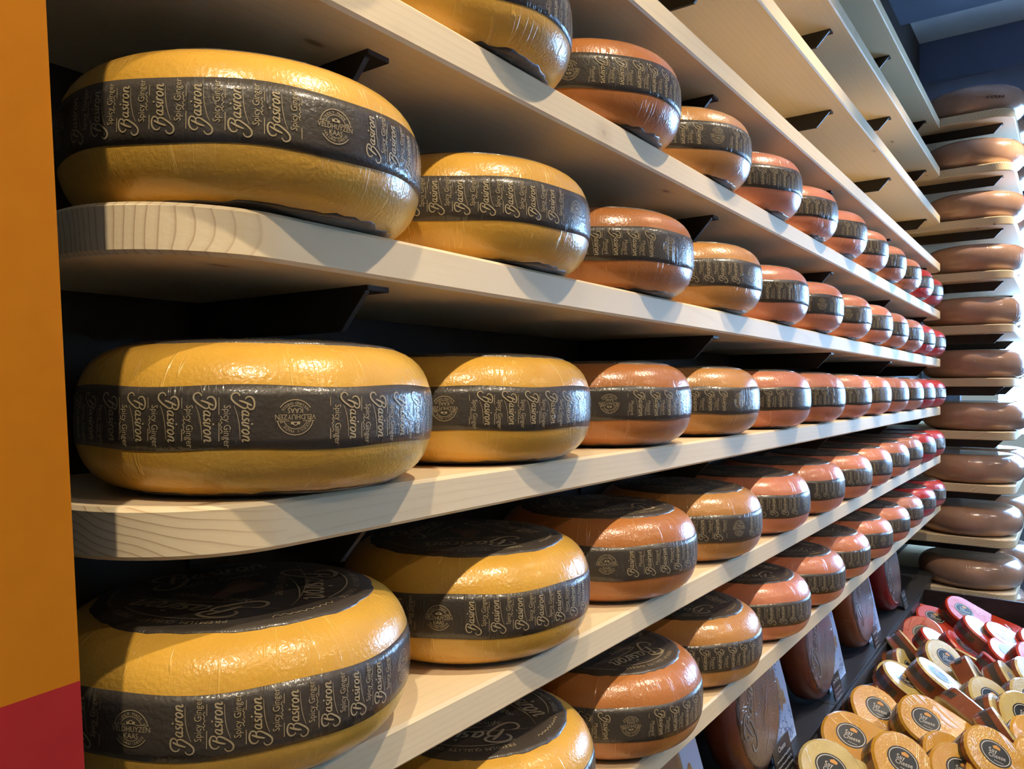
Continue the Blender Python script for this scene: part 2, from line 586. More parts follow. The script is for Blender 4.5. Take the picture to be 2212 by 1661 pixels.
# ------------------------------------------------------------------ the cheese wheel
class Wheel:
    def __init__(s, r, hh, rc, n=2.5):
        s.r, s.h, s.rc, s.n = r, hh, rc, n
        s.rf = r - rc

    def rad(s, z):
        t = min(1.0, abs(z) / s.h)
        return s.rf + s.rc * (1 - t ** s.n) ** (1 / s.n)

    def top(s, p):
        if p <= s.rf:
            return s.h
        t = min(1.0, (p - s.rf) / s.rc)
        return s.h * (1 - t ** s.n) ** (1 / s.n)

    def profile(s, m=11):
        pts = [(s.rf * f, -s.h) for f in (0.45, 0.9)]
        for i in range(-m, m + 1):
            th = i / m * math.pi / 2
            c, q = max(0, math.cos(th)), math.sin(th)
            pts.append((s.rf + s.rc * c ** (2 / s.n), math.copysign(abs(q) ** (2 / s.n), q) * s.h))
        pts += [(s.rf * f, s.h) for f in (0.9, 0.45)]
        return pts

    def body(s, seg=80, wob=0.0, seed=0):
        pr = s.profile()
        rnd = random.Random(seed)
        ph = [rnd.uniform(0, 6.28) for _ in range(4)]
        V, UV = [(0, 0, -s.h)], [(0, 0)]
        for k, (p, z) in enumerate(pr):
            for i in range(seg):
                a = 2 * math.pi * i / seg
                w = 1 + wob * (math.sin(2 * a + ph[0]) + 0.6 * math.sin(3 * a + ph[1]))
                V.append((p * w * math.cos(a), p * w * math.sin(a), z))
                UV.append((abs(1 - 2 * i / seg) * 3.2, k / len(pr)))
        V.append((0, 0, s.h))
        UV.append((0, 1))
        F = []
        m = len(pr)
        for i in range(seg):
            F.append((0, 1 + (i + 1) % seg, 1 + i))
            F.append((len(V) - 1, 1 + (m - 1) * seg + i, 1 + (m - 1) * seg + (i + 1) % seg))
            for k in range(m - 1):
                a, b = 1 + k * seg + i, 1 + k * seg + (i + 1) % seg
                F.append((a, b, b + seg, a + seg))
        return V, F, UV

    def band(s, zc, hb, off, seg=80, rows=6):
        V, F, UV = [], [], []
        for k in range(rows + 1):
            for i in range(seg):
                a = 2 * math.pi * i / seg
                jag = 0.0012 * math.sin(a * 7 + k) if k in (0, rows) else 0
                z = zc + hb * (k / rows - 0.5) + jag
                p = s.rad(z) + off
                V.append((p * math.cos(a), p * math.sin(a), z))
                UV.append((abs(1 - 2 * i / seg) * 3.2, 0.35 + 0.3 * k / rows))
        for k in range(rows):
            for i in range(seg):
                a, b = k * seg + i, k * seg + (i + 1) % seg
                F.append((a, b, b + seg, a + seg))
        # folded-in lips so the band has thickness
        for k, zz in ((0, -1), (rows, 1)):
            base = len(V)
            for i in range(seg):
                v = V[k * seg + i]
                p = math.hypot(v[0], v[1])
                q = (p - off * 1.6) / p
                V.append((v[0] * q, v[1] * q, v[2]))
                UV.append(UV[k * seg + i])
            for i in range(seg):
                j = (i + 1) % seg
                if zz < 0:
                    F.append((base + i, base + j, k * seg + j, k * seg + i))
                else:
                    F.append((k * seg + i, k * seg + j, base + j, base + i))
        return V, F, UV

    def wrap(s, el, off, zc=0.0):
        return [((s.rad(v + zc) + off) * math.cos(u / s.r), (s.rad(v + zc) + off) * math.sin(u / s.r), v + zc) for u, v in el[0]], el[1]

    def disc(s, R, off, side=1, seg=72, rag=0.012, seed=1):
        rnd = random.Random(seed)
        jag = [1 + rnd.uniform(-rag, rag) for _ in range(seg)]
        fr = [0.3, 0.6, 0.72, 0.8, 0.86, 0.91, 0.955, 1.0]
        V, F, UV = [(0, 0, side * (s.h + off))], [], [(0, 0)]
        for k, f in enumerate(fr):
            for i in range(seg):
                a = 2 * math.pi * i / seg
                p = R * f * (1 if f < 0.99 else jag[i])
                V.append((p * math.cos(a), p * math.sin(a), side * (s.top(p) + off)))
                UV.append((abs(1 - 2 * i / seg) * 3.2, f))
        base = len(V)
        for i in range(seg):
            v = V[1 + (len(fr) - 1) * seg + i]
            V.append((v[0] * 1.002, v[1] * 1.002, v[2] - side * off * 1.6))
            UV.append(UV[1 + (len(fr) - 1) * seg + i])
        for i in range(seg):
            j = (i + 1) % seg
            q = [(0, 1 + i, 1 + j)]
            for k in range(len(fr)):
                a, b = 1 + k * seg + i, 1 + k * seg + j
                q.append((a, a + seg, b + seg, b))
            F += q if side > 0 else [tuple(reversed(x)) for x in q]
        return V, F, UV

    def lay(s, el, off):
        return [(x, y, s.top(math.hypot(x, y)) + off) for x, y in el[0]], el[1]


WH = Wheel(0.309 * U, 0.125 * U, 0.135 * U, 2.75)
BAND_H = 0.095 * U
BAND_Z = 0.004 * U


def band_print(flavour, flip):
    slots = 36
    w = 2 * math.pi * WH.r / slots
    sc = 0.077 * U / 570
    parts = []
    wd = xf(WORD, sc, sc, rot=math.pi / 2, tx=-0.1 * w, ty=-285 * sc)
    if flavour in ('Spicy Ginger', 'Mustard'):
        sz = 0.0125 * U
        t = xf(text2d(flavour, sz), 0.98, 1.15, rot=math.pi / 2, tx=0.37 * w, ty=0.012 * U)
        t2 = xf(squiggle(0.026 * U, 0.004 * U, 0.0011 * U, 3), rot=math.pi / 2, tx=0.44 * w, ty=0.01 * U)
    else:
        t = xf(squiggle(0.046 * U, 0.006 * U, 0.0016 * U, 5), rot=math.pi / 2, tx=0.28 * w, ty=0.012 * U)
        t2 = xf(squiggle(0.034 * U, 0.005 * U, 0.0014 * U, 6), rot=math.pi / 2, tx=0.44 * w, ty=0.012 * U)
    ln = rect2d(0.49 * w, -0.03 * U, 0.49 * w + 0.0011 * U, 0.034 * U)
    slot = join_vf([wd, t, t2, ln])
    lg = logo2d(0.0265 * U)
    i = 0
    while i < slots:
        if i % 9 == 0:
            parts.append(xf(lg, tx=(i + 1.0) * w))
            i += 2
        else:
            parts.append(xf(slot, tx=(i + 0.5) * w))
            i += 1
    el = join_vf(parts)
    if flip:
        el = xf(el, rot=math.pi)
    return el


def top_print(flavour):
    parts = []
    sc = 0.245 * U / 570
    for k in range(3):
        a = k * 2 * math.pi / 3 + 0.4
        g = [xf(WORD, sc, sc, tx=-285 * sc, ty=0.118 * U)]
        g.append(xf(arc_text('PREMIUM QUALITY CHEESE', 0.0165 * U, 0.205 * U, math.pi / 2, True)))
        arc = [(0.193 * U * math.cos(math.pi / 2 + t), 0.193 * U * math.sin(math.pi / 2 + t)) for t in [i * 0.1 - 0.6 for i in range(13)]]
        g.append(ribbon(arc, 0.0028 * U, True, 2))
        arc = [(0.30 * U * (i / 12 - 0.5), (0.098 + 0.02 * (1 - (i / 6 - 1) ** 2)) * U) for i in range(13)]
        g.append(ribbon(arc, 0.002 * U, True, 2))
        sq = squiggle(0.12 * U, 0.009 * U, 0.002 * U, 11 + k)
        g.append(([((0.212 * U + y) * math.cos(math.pi / 2 - 0.95 - x / (0.212 * U)), (0.212 * U + y) * math.sin(math.pi / 2 - 0.95 - x / (0.212 * U))) for x, y in sq[0]], sq[1]))
        if flavour in ('Spicy Ginger', 'Mustard'):
            g.append(xf(text2d(flavour, 0.030 * U), ty=0.066 * U))
        parts.append(xf(join_vf(g), rot=a))
    return join_vf(parts)


def picture2d(seed, R):
    rnd = random.Random(seed)
    n = 26
    V = []
    for i in range(n):
        a = 2 * math.pi * i / n
        q = R * (0.8 + 0.18 * math.sin(3 * a + seed) + rnd.uniform(-.1, .1))
        V.append((q * 1.35 * math.cos(a), q * 0.75 * math.sin(a)))
    return V, [tuple(range(n))]


# proto meshes (linked through hidden-free mesh data only)
PROTO = {}


def proto(key, name, vfu, mat, smooth=False):
    o = mesh_obj(name, vfu[0], vfu[1], mat, None, smooth, vfu[2] if len(vfu) > 2 else None)
    PROTO[key] = o.data
    bpy.data.objects.remove(o)


for i in range(3):
    for c in ('yellow', 'tan', 'ochre', 'coral', 'peach', 'red'):
        proto(('body', c, i), 'wax_body', WH.body(80, 0.0, i + 1), M['wax_' + c], True)
proto('band', 'side_label', WH.band(BAND_Z, BAND_H, 0.0007), M['band'], True)
for fl in ('Spicy Ginger', 'Mustard', 'other'):
    for fp in (0, 1):
        e = WH.wrap(band_print(fl, fp), 0.0012, BAND_Z)
        proto(('print', fl, fp), 'side_lettering', e, M['gold'])
    e = WH.lay(top_print(fl), 0.0019)
    proto(('topprint', fl), 'top_lettering', e, M['gold'])
for i in range(3):
    proto(('top', i), 'top_label', WH.disc(0.240 * U, 0.0011, 1, 80, 0.012, i + 3), M['band'], True)
    proto(('bot', i), 'bottom_label', WH.disc(0.250 * U, 0.0009, -1, 80, 0.02, i + 9), M['band'], True)
    proto(('pic', i), 'top_picture', WH.lay(picture2d(i + 1, 0.055 * U), 0.0016), M['picture'])


def link_mesh(name, data, parent):
    o = bpy.data.objects.new(name, data)
    COL.objects.link(o)
    o.parent = parent
    return o


# ------------------------------------------------------------------ the room
XW = -0.64
Z_FLOOR = -EYE / U
Z_CEIL = 4.56


def sbox(name, a, b, mat, label=None):
    o = box(name, P(*a), P(*b), mat)
    o['kind'] = 'structure'
    return o


sbox('floor', (XW - .2, -7, Z_FLOOR - .1), (9, 20, Z_FLOOR), M['floor'])
sbox('ceiling', (XW - .2, -7, Z_CEIL), (9, WIN_Y + .15, Z_CEIL + .1), M['ceiling'])
sbox('wall_left', (XW - .2, -7, Z_FLOOR), (XW, WIN_Y + .15, Z_CEIL), M['wall_dark'])
sbox('wall_right', (9, -7, Z_FLOOR), (9.2, WIN_Y + .15, Z_CEIL), M['cream_wall'])
sbox('wall_near', (XW, -7.2, Z_FLOOR), (9, -7, Z_CEIL), M['cream_wall'])
# glazed end wall
WTOP = 2.35
sbox('wall_far', (XW, WIN_Y, WTOP), (9, WIN_Y + .15, Z_CEIL), M['slate'])
sbox('wall_far_header', (XW, WIN_Y - .12, 4.04), (9, WIN_Y, Z_CEIL), M['blue_wall'])
sbox('wall_far_pier', (XW, WIN_Y, Z_FLOOR), (-0.25, WIN_Y + .15, WTOP), M['blue_wall'])
sbox('wall_far_sill', (-0.25, WIN_Y, Z_FLOOR), (9, WIN_Y + .15, -2.1), M['blue_wall'])
gm = base_mat('window_glass', (235, 245, 250), 0.02)
gb = gm.node_tree.nodes['Principled BSDF']
gb.inputs['Transmission Weight'].default_value = 1.0
gb.inputs['IOR'].default_value = 1.02
edges = [-0.25, 0.9, 2.5, 4.1, 5.7, 7.3, 9.0]
for k in range(len(edges) - 1):
    a, b = edges[k], edges[k + 1]
    w = empty('window_%d' % (k + 1), P((a + b) / 2, WIN_Y, -2.1), kind='structure')
    off = P((a + b) / 2, WIN_Y, -2.1)
    parts = []
    for (p, q) in (((a, WIN_Y - .04, -2.1), (a + .06, WIN_Y + .1, WTOP)), ((b - .06, WIN_Y - .04, -2.1), (b, WIN_Y + .1, WTOP)),
                   ((a + .06, WIN_Y - .04, -2.1), (b - .06, WIN_Y + .1, -2.02)), ((a + .06, WIN_Y - .04, WTOP - .08), (b - .06, WIN_Y + .1, WTOP)),
                   ((a + .06, WIN_Y - .03, 0.3), (b - .06, WIN_Y + .08, 0.38))):
        parts.append(box_vf(P(*p) - off, P(*q) - off))
    v, f = join_vf(parts)
    mesh_obj('window_frame', v, f, M['frame'], w)
    v, f = box_vf(P(a + .06, WIN_Y + .02, -2.02) - off, P(b - .06, WIN_Y + .035, 0.3) - off)
    mesh_obj('pane', v, f, gm, w)
    v, f = box_vf(P(a + .06, WIN_Y + .02, 0.38) - off, P(b - .06, WIN_Y + .035, WTOP - .08) - off)
    mesh_obj('pane', v, f, gm, w)
sbox('trim_1', (XW, 8.9, 4.28), (9, 10.1, Z_CEIL), M['beam'])

# ------------------------------------------------------------------ lamps of the shop, plus added fill lamps over the aisle
LAMP_COL = (1.0, 0.82, 0.58)


SPOTN = iter(('nearest the entrance wall over the cheese rack', 'over the big yellow cheeses of the rack', 'over the ochre cheeses of the rack',
              'over the coral cheeses of the rack', 'over the red cheeses of the rack', 'added as fill over the aisle abreast of the yellow cheeses',
              'added as fill over the aisle abreast of the coral cheeses', 'added as fill over the aisle abreast of the red cheeses'))


def track_spot(y, x, z, aim, power, size=68):
    base = P(x, y, Z_CEIL)
    root = empty('track_spotlight', base, 'black ceiling spotlight ' + next(SPOTN), 'spotlight')
    pos = P(x, y, z)
    d = (P(*aim) - pos).normalized()
    rel = pos - base
    rod = 0.006
    v, f = box_vf((-rod, -rod, rel.z), (rod, rod, 0))
    mesh_obj('stem', v, f, M['steel'], root)
    q = d.to_track_quat('-Z', 'Y')
    seg = 20
    V, F = [], []
    prof = [(0.0, 0.13), (0.036, 0.13), (0.04, 0.12), (0.042, 0.0), (0.036, 0.0), (0.034, 0.03), (0.0, 0.04)]
    for p, z_ in prof:
        for i in range(seg):
            a = 2 * math.pi * i / seg
            V.append(q @ Vector((p * math.cos(a), p * math.sin(a), z_)) + rel)
    for k in range(len(prof) - 1):
        for i in range(seg):
            j = (i + 1) % seg
            F.append((k * seg + i, (k + 1) * seg + i, (k + 1) * seg + j, k * seg + j))
    mesh_obj('lamp_head', V, F, M['steel'], root, True)
    ld = bpy.data.lights.new('spot', 'SPOT')
    ld.energy = power
    ld.color = LAMP_COL
    ld.spot_size = math.radians(size)
    ld.spot_blend = 0.7
    ld.shadow_soft_size = 0.022
    lo = bpy.data.objects.new('spot', ld)
    COL.objects.link(lo)
    lo.parent = root
    lo.location = rel + d * 0.012
    lo.rotation_mode = 'QUATERNION'
    lo.rotation_quaternion = q


for y in (-1.1, 1.3, 3.7, 6.1, 8.5):
    track_spot(y, 1.5, 3.2, (-0.1, y + (0.9 if y < 0 else 0.1), -0.55), 92)
for y in (1.0, 4.0, 7.0):  # unseen aisle spots, added only as ambient fill for the room
    track_spot(y, 5.0, 3.6, (3.8, y, -2.5), 35, 120)

# ------------------------------------------------------------------ wooden shelves on steel brackets
YN, YF = 0.545, 8.30
TH = 0.077
BR_Y = (1.05, 2.78, 4.50, 6.20, 7.90)


def shelf_z(i):
    return -0.174 + 0.4455 * (7 - i)


def plan(xb, xf_, y0, y1, r0, r1, n=14):
    pts = [(xb, y0)]
    for i in range(n + 1):
        a = -math.pi / 2 + math.pi / 2 * i / n
        pts.append((xf_ - r0 + r0 * math.cos(a), y0 + r0 + r0 * math.sin(a)))
    for i in range(n + 1):
        a = math.pi / 2 * i / n
        pts.append((xf_ - r1 + r1 * math.cos(a), y1 - r1 + r1 * math.sin(a)))
    pts.append((xb, y1))
    return pts


def bracket_vf(x_in, x_tip, drop=0.086, tall=0.018):
    """welded steel arm, origin under the board: a flat flange with a web below it, cut back at the tip"""
    xi, xt = x_in * U, x_tip * U
    fw, ft = 0.056 * U, 0.010 * U
    a = box_vf((xi, -fw / 2, -ft), (xt, fw / 2, 0))
    wt = 0.012 * U
    y0 = -fw / 2
    poly = [(xi, -ft), (xi, -drop * U), (xt - 0.075 * U, -drop * U), (xt - 0.008 * U, -ft - 0.004 * U), (xt - 0.008 * U, -ft)]
    V = [(x, y0, z) for x, z in poly] + [(x, y0 + wt, z) for x, z in poly]
    n = len(poly)
    F = [tuple(range(n)), tuple(range(2 * n - 1, n - 1, -1))] + [(i, i + n, (i + 1) % n + n, (i + 1) % n) for i in range(n)]
    return join_vf([a, (V, F)])


v, f = bracket_vf(XW, -0.075)
proto('bracket', 'bracket', (v, f), M['steel'])
pl = [(x * U, y * U) for x, y in plan(XW + .005, 0, YN, YF, 0.235, 0.13)]
ORD = ['ninth', 'eighth', 'seventh', 'sixth', 'fifth', 'fourth', 'third', 'second', 'lowest']
for i in range(1, 10):
    zt = shelf_z(i)
    state = 'empty pale spruce shelf board, %s above the black ledge' if i <= 4 else 'pale spruce shelf board holding banded cheeses, %s above the black ledge'
    root = empty('wall_shelf', P(0, 0, zt - TH), state % ORD[i - 1], 'shelf', 'spruce shelves on the cheese rack')
    v, f = slab_vf(pl, 0, TH * U, 0.0035)
    o = mesh_obj('board', v, f, WOODS[i - 1], root, True)
    o.data.set_sharp_from_angle(angle=math.radians(30))
    for y in BR_Y:
        b = link_mesh('bracket', PROTO['bracket'], root)
        b.location = (0, y * U, 0)
# steel wall rails that the arms hang from
for y in BR_Y:
    o = sbox('trim_2', (XW, y - .05, -1.7), (XW + .012, y + .05, 2.9), M['steel'])

# orange and red printed end panel beside the rack
pp = empty('orange_banner', P(0, 0.45, Z_FLOOR), 'orange printed panel with a crimson lower part at the end of the rack', 'banner')


def panel_piece(name, pts, mat):
    o0 = P(0, 0.45, Z_FLOOR)
    t = 0.004
    V = []
    for dx in (0, -t):
        for y, z in pts:
            q = P(0.004, y, z) - o0
            V.append((q.x + dx, q.y, q.z))
    n = len(pts)
    F = [tuple(range(n)), tuple(range(2 * n - 1, n - 1, -1))]
    fm = [0, 1] + [1] * n
    F += [(i, i + n, (i + 1) % n + n, (i + 1) % n) for i in range(n)]
    return mesh_obj(name, V, F, None, pp, mats=[mat, M['edge_white']], fmat=fm)


def pe(z):          # far edge of the sheet leans a little
    return 0.447 - 0.0505 * z


zr0 = -0.417
panel_piece('orange_sheet', [(-0.75, zr0 + 0.0), (pe(-0.362), -0.362), (pe(4.3), 4.3), (-0.75, 4.3)], M['orange'])
panel_piece('crimson_sheet', [(-0.75, Z_FLOOR), (pe(Z_FLOOR), Z_FLOOR), (pe(-0.362), -0.362), (-0.75, zr0)], M['red_print'])

# ------------------------------------------------------------------ banded cheeses
ORDK = ['first', 'second', 'third', 'fourth', 'fifth', 'sixth', 'seventh', 'eighth', 'ninth', 'tenth', 'eleventh', 'twelfth']
SHELF_WORD = {5: 'fifth', 6: 'fourth', 7: 'third', 8: 'second', 9: 'lowest'}
KC = ['yellow', 'yellow', 'tan', 'ochre', 'coral', 'coral', 'coral', 'coral', 'coral', 'peach', 'red', 'red']
CW = {'yellow': 'yellow', 'tan': 'brown-orange', 'ochre': 'ochre', 'coral': 'coral', 'peach': 'peach', 'red': 'red'}
SHIFT = {(6, 0): (0, -.022), (6, 1): (0, -.022), (6, 2): (0, -.02), (7, 0): (.012, .008), (7, 1): (-.018, 0), (7, 2): (-.022, 0), (7, 3): (-.008, 0),
         (8, 0): (-.015, -.035), (8, 1): (-.012, 0), (9, 2): (.012, 0)}
FLIP = {5: '111111101011', 6: '001011110111', 7: '111111111111', 8: '000000000000', 9: '101100000000'}
CX, CY0, CP = -0.226, 0.892, 0.631
for row in (5, 6, 7, 8, 9):
    for k in range(12):
        if (row == 5 and k == 0) or (row == 9 and k == 0):
            pass
        rnd = random.Random(row * 100 + k)
        c = KC[k]
        if row == 7 and k == 6:
            c = 'peach'
        z = shelf_z(row)
        lab = '%s cheese wheel with black label band, %s from orange panel, %s shelf above ledge' % (CW[c], ORDK[k], SHELF_WORD[row])
        root = empty('banded_cheese', P(CX + rnd.uniform(-.006, .006) + SHIFT.get((row, k), (0, 0))[0], CY0 + CP * k + rnd.uniform(-.003, .003) + SHIFT.get((row, k), (0, 0))[1] - (.115 if row == 5 else 0), z),
                     lab, 'cheese', 'banded cheese wheels on the rack')
        root.rotation_euler = (0, 0, rnd.uniform(0, 6.28))
        fl = 'Spicy Ginger' if k < 2 else ('Mustard' if k < 4 else 'other')
        up = WH.h
        i3 = rnd.randrange(3)
        fp = int(FLIP[row][k])
        parts = [link_mesh('wax_body', PROTO[('body', c, i3)], root)]
        b = link_mesh('side_label', PROTO['band'], root)
        parts.append(b)
        l = link_mesh('side_lettering', PROTO[('print', fl, fp)], b)
        t = link_mesh('top_label', PROTO[('top', i3)], root)
        t['label'] = 'black paper disc with ragged edge'
        parts.append(t)
        t.rotation_euler = (0, 0, rnd.uniform(0, 6.28))
        link_mesh('top_lettering', PROTO[('topprint', fl)], t)
        link_mesh('top_picture', PROTO[('pic', i3)], t)
        parts.append(link_mesh('bottom_label', PROTO[('bot', i3)], root))
        for q in parts:
            q.location = (0, 0, up + 0.0006)

# ------------------------------------------------------------------ second rack with big plain wheels
R2N, R2F, R2X = 8.42, 10.6, 0.57
W2 = Wheel(0.455 * U, 0.135 * U, 0.14 * U, 2.3)
for i in range(3):
    proto(('big', i), 'rind', W2.body(72, 0.003, i + 21), M['wax_brown'], True)
v, f = bracket_vf(XW, R2X - 0.10)
proto('bracket2', 'bracket', (v, f), M['steel'])
pl2 = [(x * U, y * U) for x, y in plan(XW + .005, R2X, R2N, R2F, 0.17, 0.1)]
O2 = ['lowest', 'second', 'third', 'fourth', 'fifth', 'sixth', 'seventh', 'eighth', 'ninth', 'tenth', 'eleventh']
for j in range(-5, 6):
    z = 0.0935 + 0.4985 * j
    root = empty('wall_shelf', P(0, 0, z - .08), 'deep spruce shelf under big plain brown cheeses, %s from the floor' % O2[j + 5], 'shelf', 'deep shelves of the far rack')
    v, f = slab_vf(pl2, 0, .08 * U, 0.004)
    o = mesh_obj('board', v, f, WOODS[(j + 5) % 9], root, True)
    o.data.set_sharp_from_angle(angle=math.radians(30))
    for y in (R2N + .25, R2N + 1.7):
        b = link_mesh('bracket', PROTO['bracket2'], root)
        b.location = (0, y * U, 0)
    for q in range(2):
        rnd = random.Random(j * 10 + q + 500)
        cw = empty('plain_cheese', P(0.19 + rnd.uniform(-.03, .03), R2N + 0.42 + q * 0.98, z),
                   'large plain brown cheese wheel, %s shelf of the far rack, %s end' % (O2[j + 5], ('near the banded cheeses', 'by the window')[q]),
                   'cheese', 'plain wheels on the far rack')
        cw.rotation_euler = (0, 0, rnd.uniform(0, 6.28))
        o = link_mesh('rind', PROTO[('big', rnd.randrange(3))], cw)
        o.location = (0, 0, W2.h)
        if j == 5 and q == 0:          # faint ink stamp on the side of the topmost wheel
            a0 = math.radians(-62) - cw.rotation_euler.z
            e = W2.wrap(xf(join_vf([xf(squiggle(0.022 * U, 0.04 * U, 0.006 * U, 90 + t), tx=(t - 2) * 0.034 * U) for t in range(5)]), tx=a0 * W2.r), 0.0022, -0.02 * U)
            st = mesh_obj('ink_stamp', e[0], e[1], base_mat('faded_stamp_ink', (96, 70, 62), 0.5), o)

# ------------------------------------------------------------------ black ledge with upright wheels, cards and signs
LZ = -1.80
LX = -0.098
ledge = empty('ledge', P(0, 4.5, LZ), 'black ledge below the lowest shelf carrying upright cheese wheels', 'ledge')
o0 = P(0, 4.5, LZ)
for k in range(6):
    a, b = 0.6 + k * 1.35, 0.6 + (k + 1) * 1.35 - 0.006
    v, f = box_vf(P(XW + .014, a, LZ - .03) - o0, P(LX, b, LZ) - o0)
    mesh_obj('ledge_board', v, f, M['black_board'], ledge)
v, f = box_vf(P(XW + .02, 0.62, -2.6) - o0, P(LX - .02, 8.68, LZ - .031) - o0)
mesh_obj('plinth', v, f, M['black_board'], ledge)
v, f = box_vf(P(XW + .014, 0.62, LZ) - o0, P(XW + .04, 8.68, shelf_z(9) - TH - .1) - o0)
mesh_obj('back_board', v, f, M['black_board'], ledge)

W3 = Wheel(0.315 * U, 0.088 * U, 0.085 * U)
M['film_face'] = film_mat('brown_picture_label', (108, 92, 88), rough=0.22, coat=1.0, crease=0.5, dark=0.55, bump=0.5)
M['film_face_b'] = film_mat('violet_grey_label', (126, 108, 112), rough=0.22, coat=1.0, crease=0.5, dark=0.5, bump=0.5)
M['wax_crimson'] = film_mat('crimson_wax', (150, 36, 42))
M['wax_chestnut'] = film_mat('chestnut_wax', (160, 92, 58))
M['card'] = base_mat('pale_blue_card', (176, 196, 230), 0.4, 0.2)
M['card_ink'] = base_mat('blue_ink', (48, 66, 128), 0.5)
M['card_pic'] = speck_mat('printed_food', (196, 160, 112), (140, 96, 58), 50, 0.5, 0)
M['sign'] = base_mat('black_sign', (34, 36, 38), 0.35, 0.3)
M['sign_ink'] = base_mat('white_sign_ink', (205, 208, 212), 0.5)
for c in ('rust', 'chestnut', 'crimson'):
    proto(('up', c), 'wax_body', W3.body(80, 0.0, 3), M['wax_' + c], True)
proto('upface', 'face_label', W3.disc(0.272 * U, 0.0012, 1, 80, 0.01, 5), M['film_face'], True)
proto('upfaceb', 'face_label', W3.disc(0.272 * U, 0.0012, 1, 80, 0.01, 6), M['film_face_b'], True)
sc = 0.40 * U / 570
e = join_vf([xf(WORD, sc, sc, rot=math.radians(62), tx=-0.19 * U, ty=-0.14 * U),
             xf(squiggle(0.2 * U, 0.02 * U, 0.004 * U, 8), rot=1.0, tx=0.06 * U, ty=-0.03 * U),
             xf(squiggle(0.13 * U, 0.016 * U, 0.004 * U, 9), rot=0.9, tx=0.03 * U, ty=-0.17 * U)])
e = ([p for p in e[0]], e[1])
proto('upprint', 'face_lettering', W3.lay(e, 0.0022), M['grey_print'])
LEAN = math.radians(9)
UPS = [(2.45, 'rust', 'upface', 'first'), (3.56, 'rust', 'upface', 'second'), (4.64, 'rust', 'upfaceb', 'third'),
       (5.73, 'chestnut', 'upfaceb', 'fourth'), (6.82, 'crimson', 'upfaceb', 'fifth')]
UPC = {'rust': 'rust-brown', 'chestnut': 'chestnut', 'crimson': 'crimson'}
for y, c, fc, on in UPS:
    root = empty('upright_cheese', P(-0.205, y, LZ), '%s cheese wheel standing on edge on the black ledge, %s from the orange panel' % (UPC[c], on), 'cheese', 'upright wheels on the ledge')
    R = Matrix.Rotation(-LEAN, 4, 'Y') @ Matrix.Translation((0, 0, W3.r + 0.012)) @ Matrix.Rotation(math.pi / 2, 4, 'Y') @ Matrix.Rotation(math.pi / 2, 4, 'Z')
    parts = [link_mesh('wax_body', PROTO[('up', c)], root)]
    l = link_mesh('face_label', PROTO[fc], root)
    parts.append(l)
    link_mesh('face_lettering', PROTO['upprint'], l)
    for q in parts:
        q.matrix_local = R


def leaf(name, pts, thick, mat, parent, mats=None):
    """flat sheet in the local YZ plane, facing +X"""
    n = len(pts)
    V = [(0, y, z) for y, z in pts] + [(-thick, y, z) for y, z in pts]
    F = [tuple(range(n)), tuple(range(2 * n - 1, n - 1, -1))] + [(i, i + n, (i + 1) % n + n, (i + 1) % n) for i in range(n)]
    return mesh_obj(name, V, F, mat, parent)


def decal(name, el, mat, parent, off=0.0007):
    return mesh_obj(name, [(off, x, y) for x, y in el[0]], el[1], mat, parent)


for idx, (y, c, fc, on) in enumerate(UPS[:4]):
    root = empty('illustrated_card', P(-0.165, y, LZ), 'pale blue illustrated card beside the %s upright wheel from the orange panel' % on, 'card', 'illustrated cards on the ledge')
    root.rotation_euler = (0, -math.radians(11), 0)
    rw, zc = 0.335 * U, 0.32 * U
    pts = []
    for i in range(9):                     # concave side round the wheel
        a = -math.radians(58) + i / 8 * math.radians(108)
        pts.append((rw * math.cos(a), zc + rw * math.sin(a)))
    left = pts
    right = [(0.42 * U, 0.58 * U), (0.48 * U, 0.51 * U), (0.525 * U, 0.40 * U), (0.55 * U, 0.27 * U), (0.56 * U, 0.12 * U), (0.565 * U, 0.003 * U)]
    poly = [(0.17 * U, 0.003 * U)] + [(0.565 * U, 0.003 * U)] + right[::-1][1:] + [(0.30 * U, 0.58 * U)] + left[::-1]
    leaf('sheet', poly, 0.002, M['card'], root)
    rnd = random.Random(idx + 70)
    el = []
    for q in range(90):
        yy, zz = rnd.uniform(0.27, 0.53) * U, rnd.uniform(0.03, 0.56) * U
        if math.hypot(yy, zz - zc) < 0.36 * U or yy > 0.5 * U and zz > 0.3 * U or yy > 0.4 * U and 0.13 * U < zz < 0.38 * U:
            continue
        el.append(xf(squiggle(rnd.uniform(.03, .08) * U, 0.026 * U, 0.0042 * U, q), rot=rnd.uniform(0, 3), tx=yy, ty=zz))
    for q in range(12):
        el.append(xf(ring2d(0, 0, 0.014 * U, 0.018 * U, 0.003 * U, 10), tx=(0.21 + q * 0.028) * U, ty=(0.035 + 0.012 * (q % 2)) * U))
    el.append(disc2d(0.38 * U, 0.53 * U, 0.03 * U, 0.03 * U, 14))
    el.append(rect2d(0.40 * U, 0.42 * U, 0.43 * U, 0.48 * U))
    decal('blue_print', join_vf(el), M['card_ink'], root)
    decal('food_picture', join_vf([xf(disc2d(0, 0, 0.028 * U, 0.085 * U, 16), tx=0.43 * U, ty=0.25 * U), xf(picture2d(idx + 3, 0.036 * U), 0.7, 1.6, tx=0.475 * U, ty=0.22 * U)]), M['card_pic'], root)

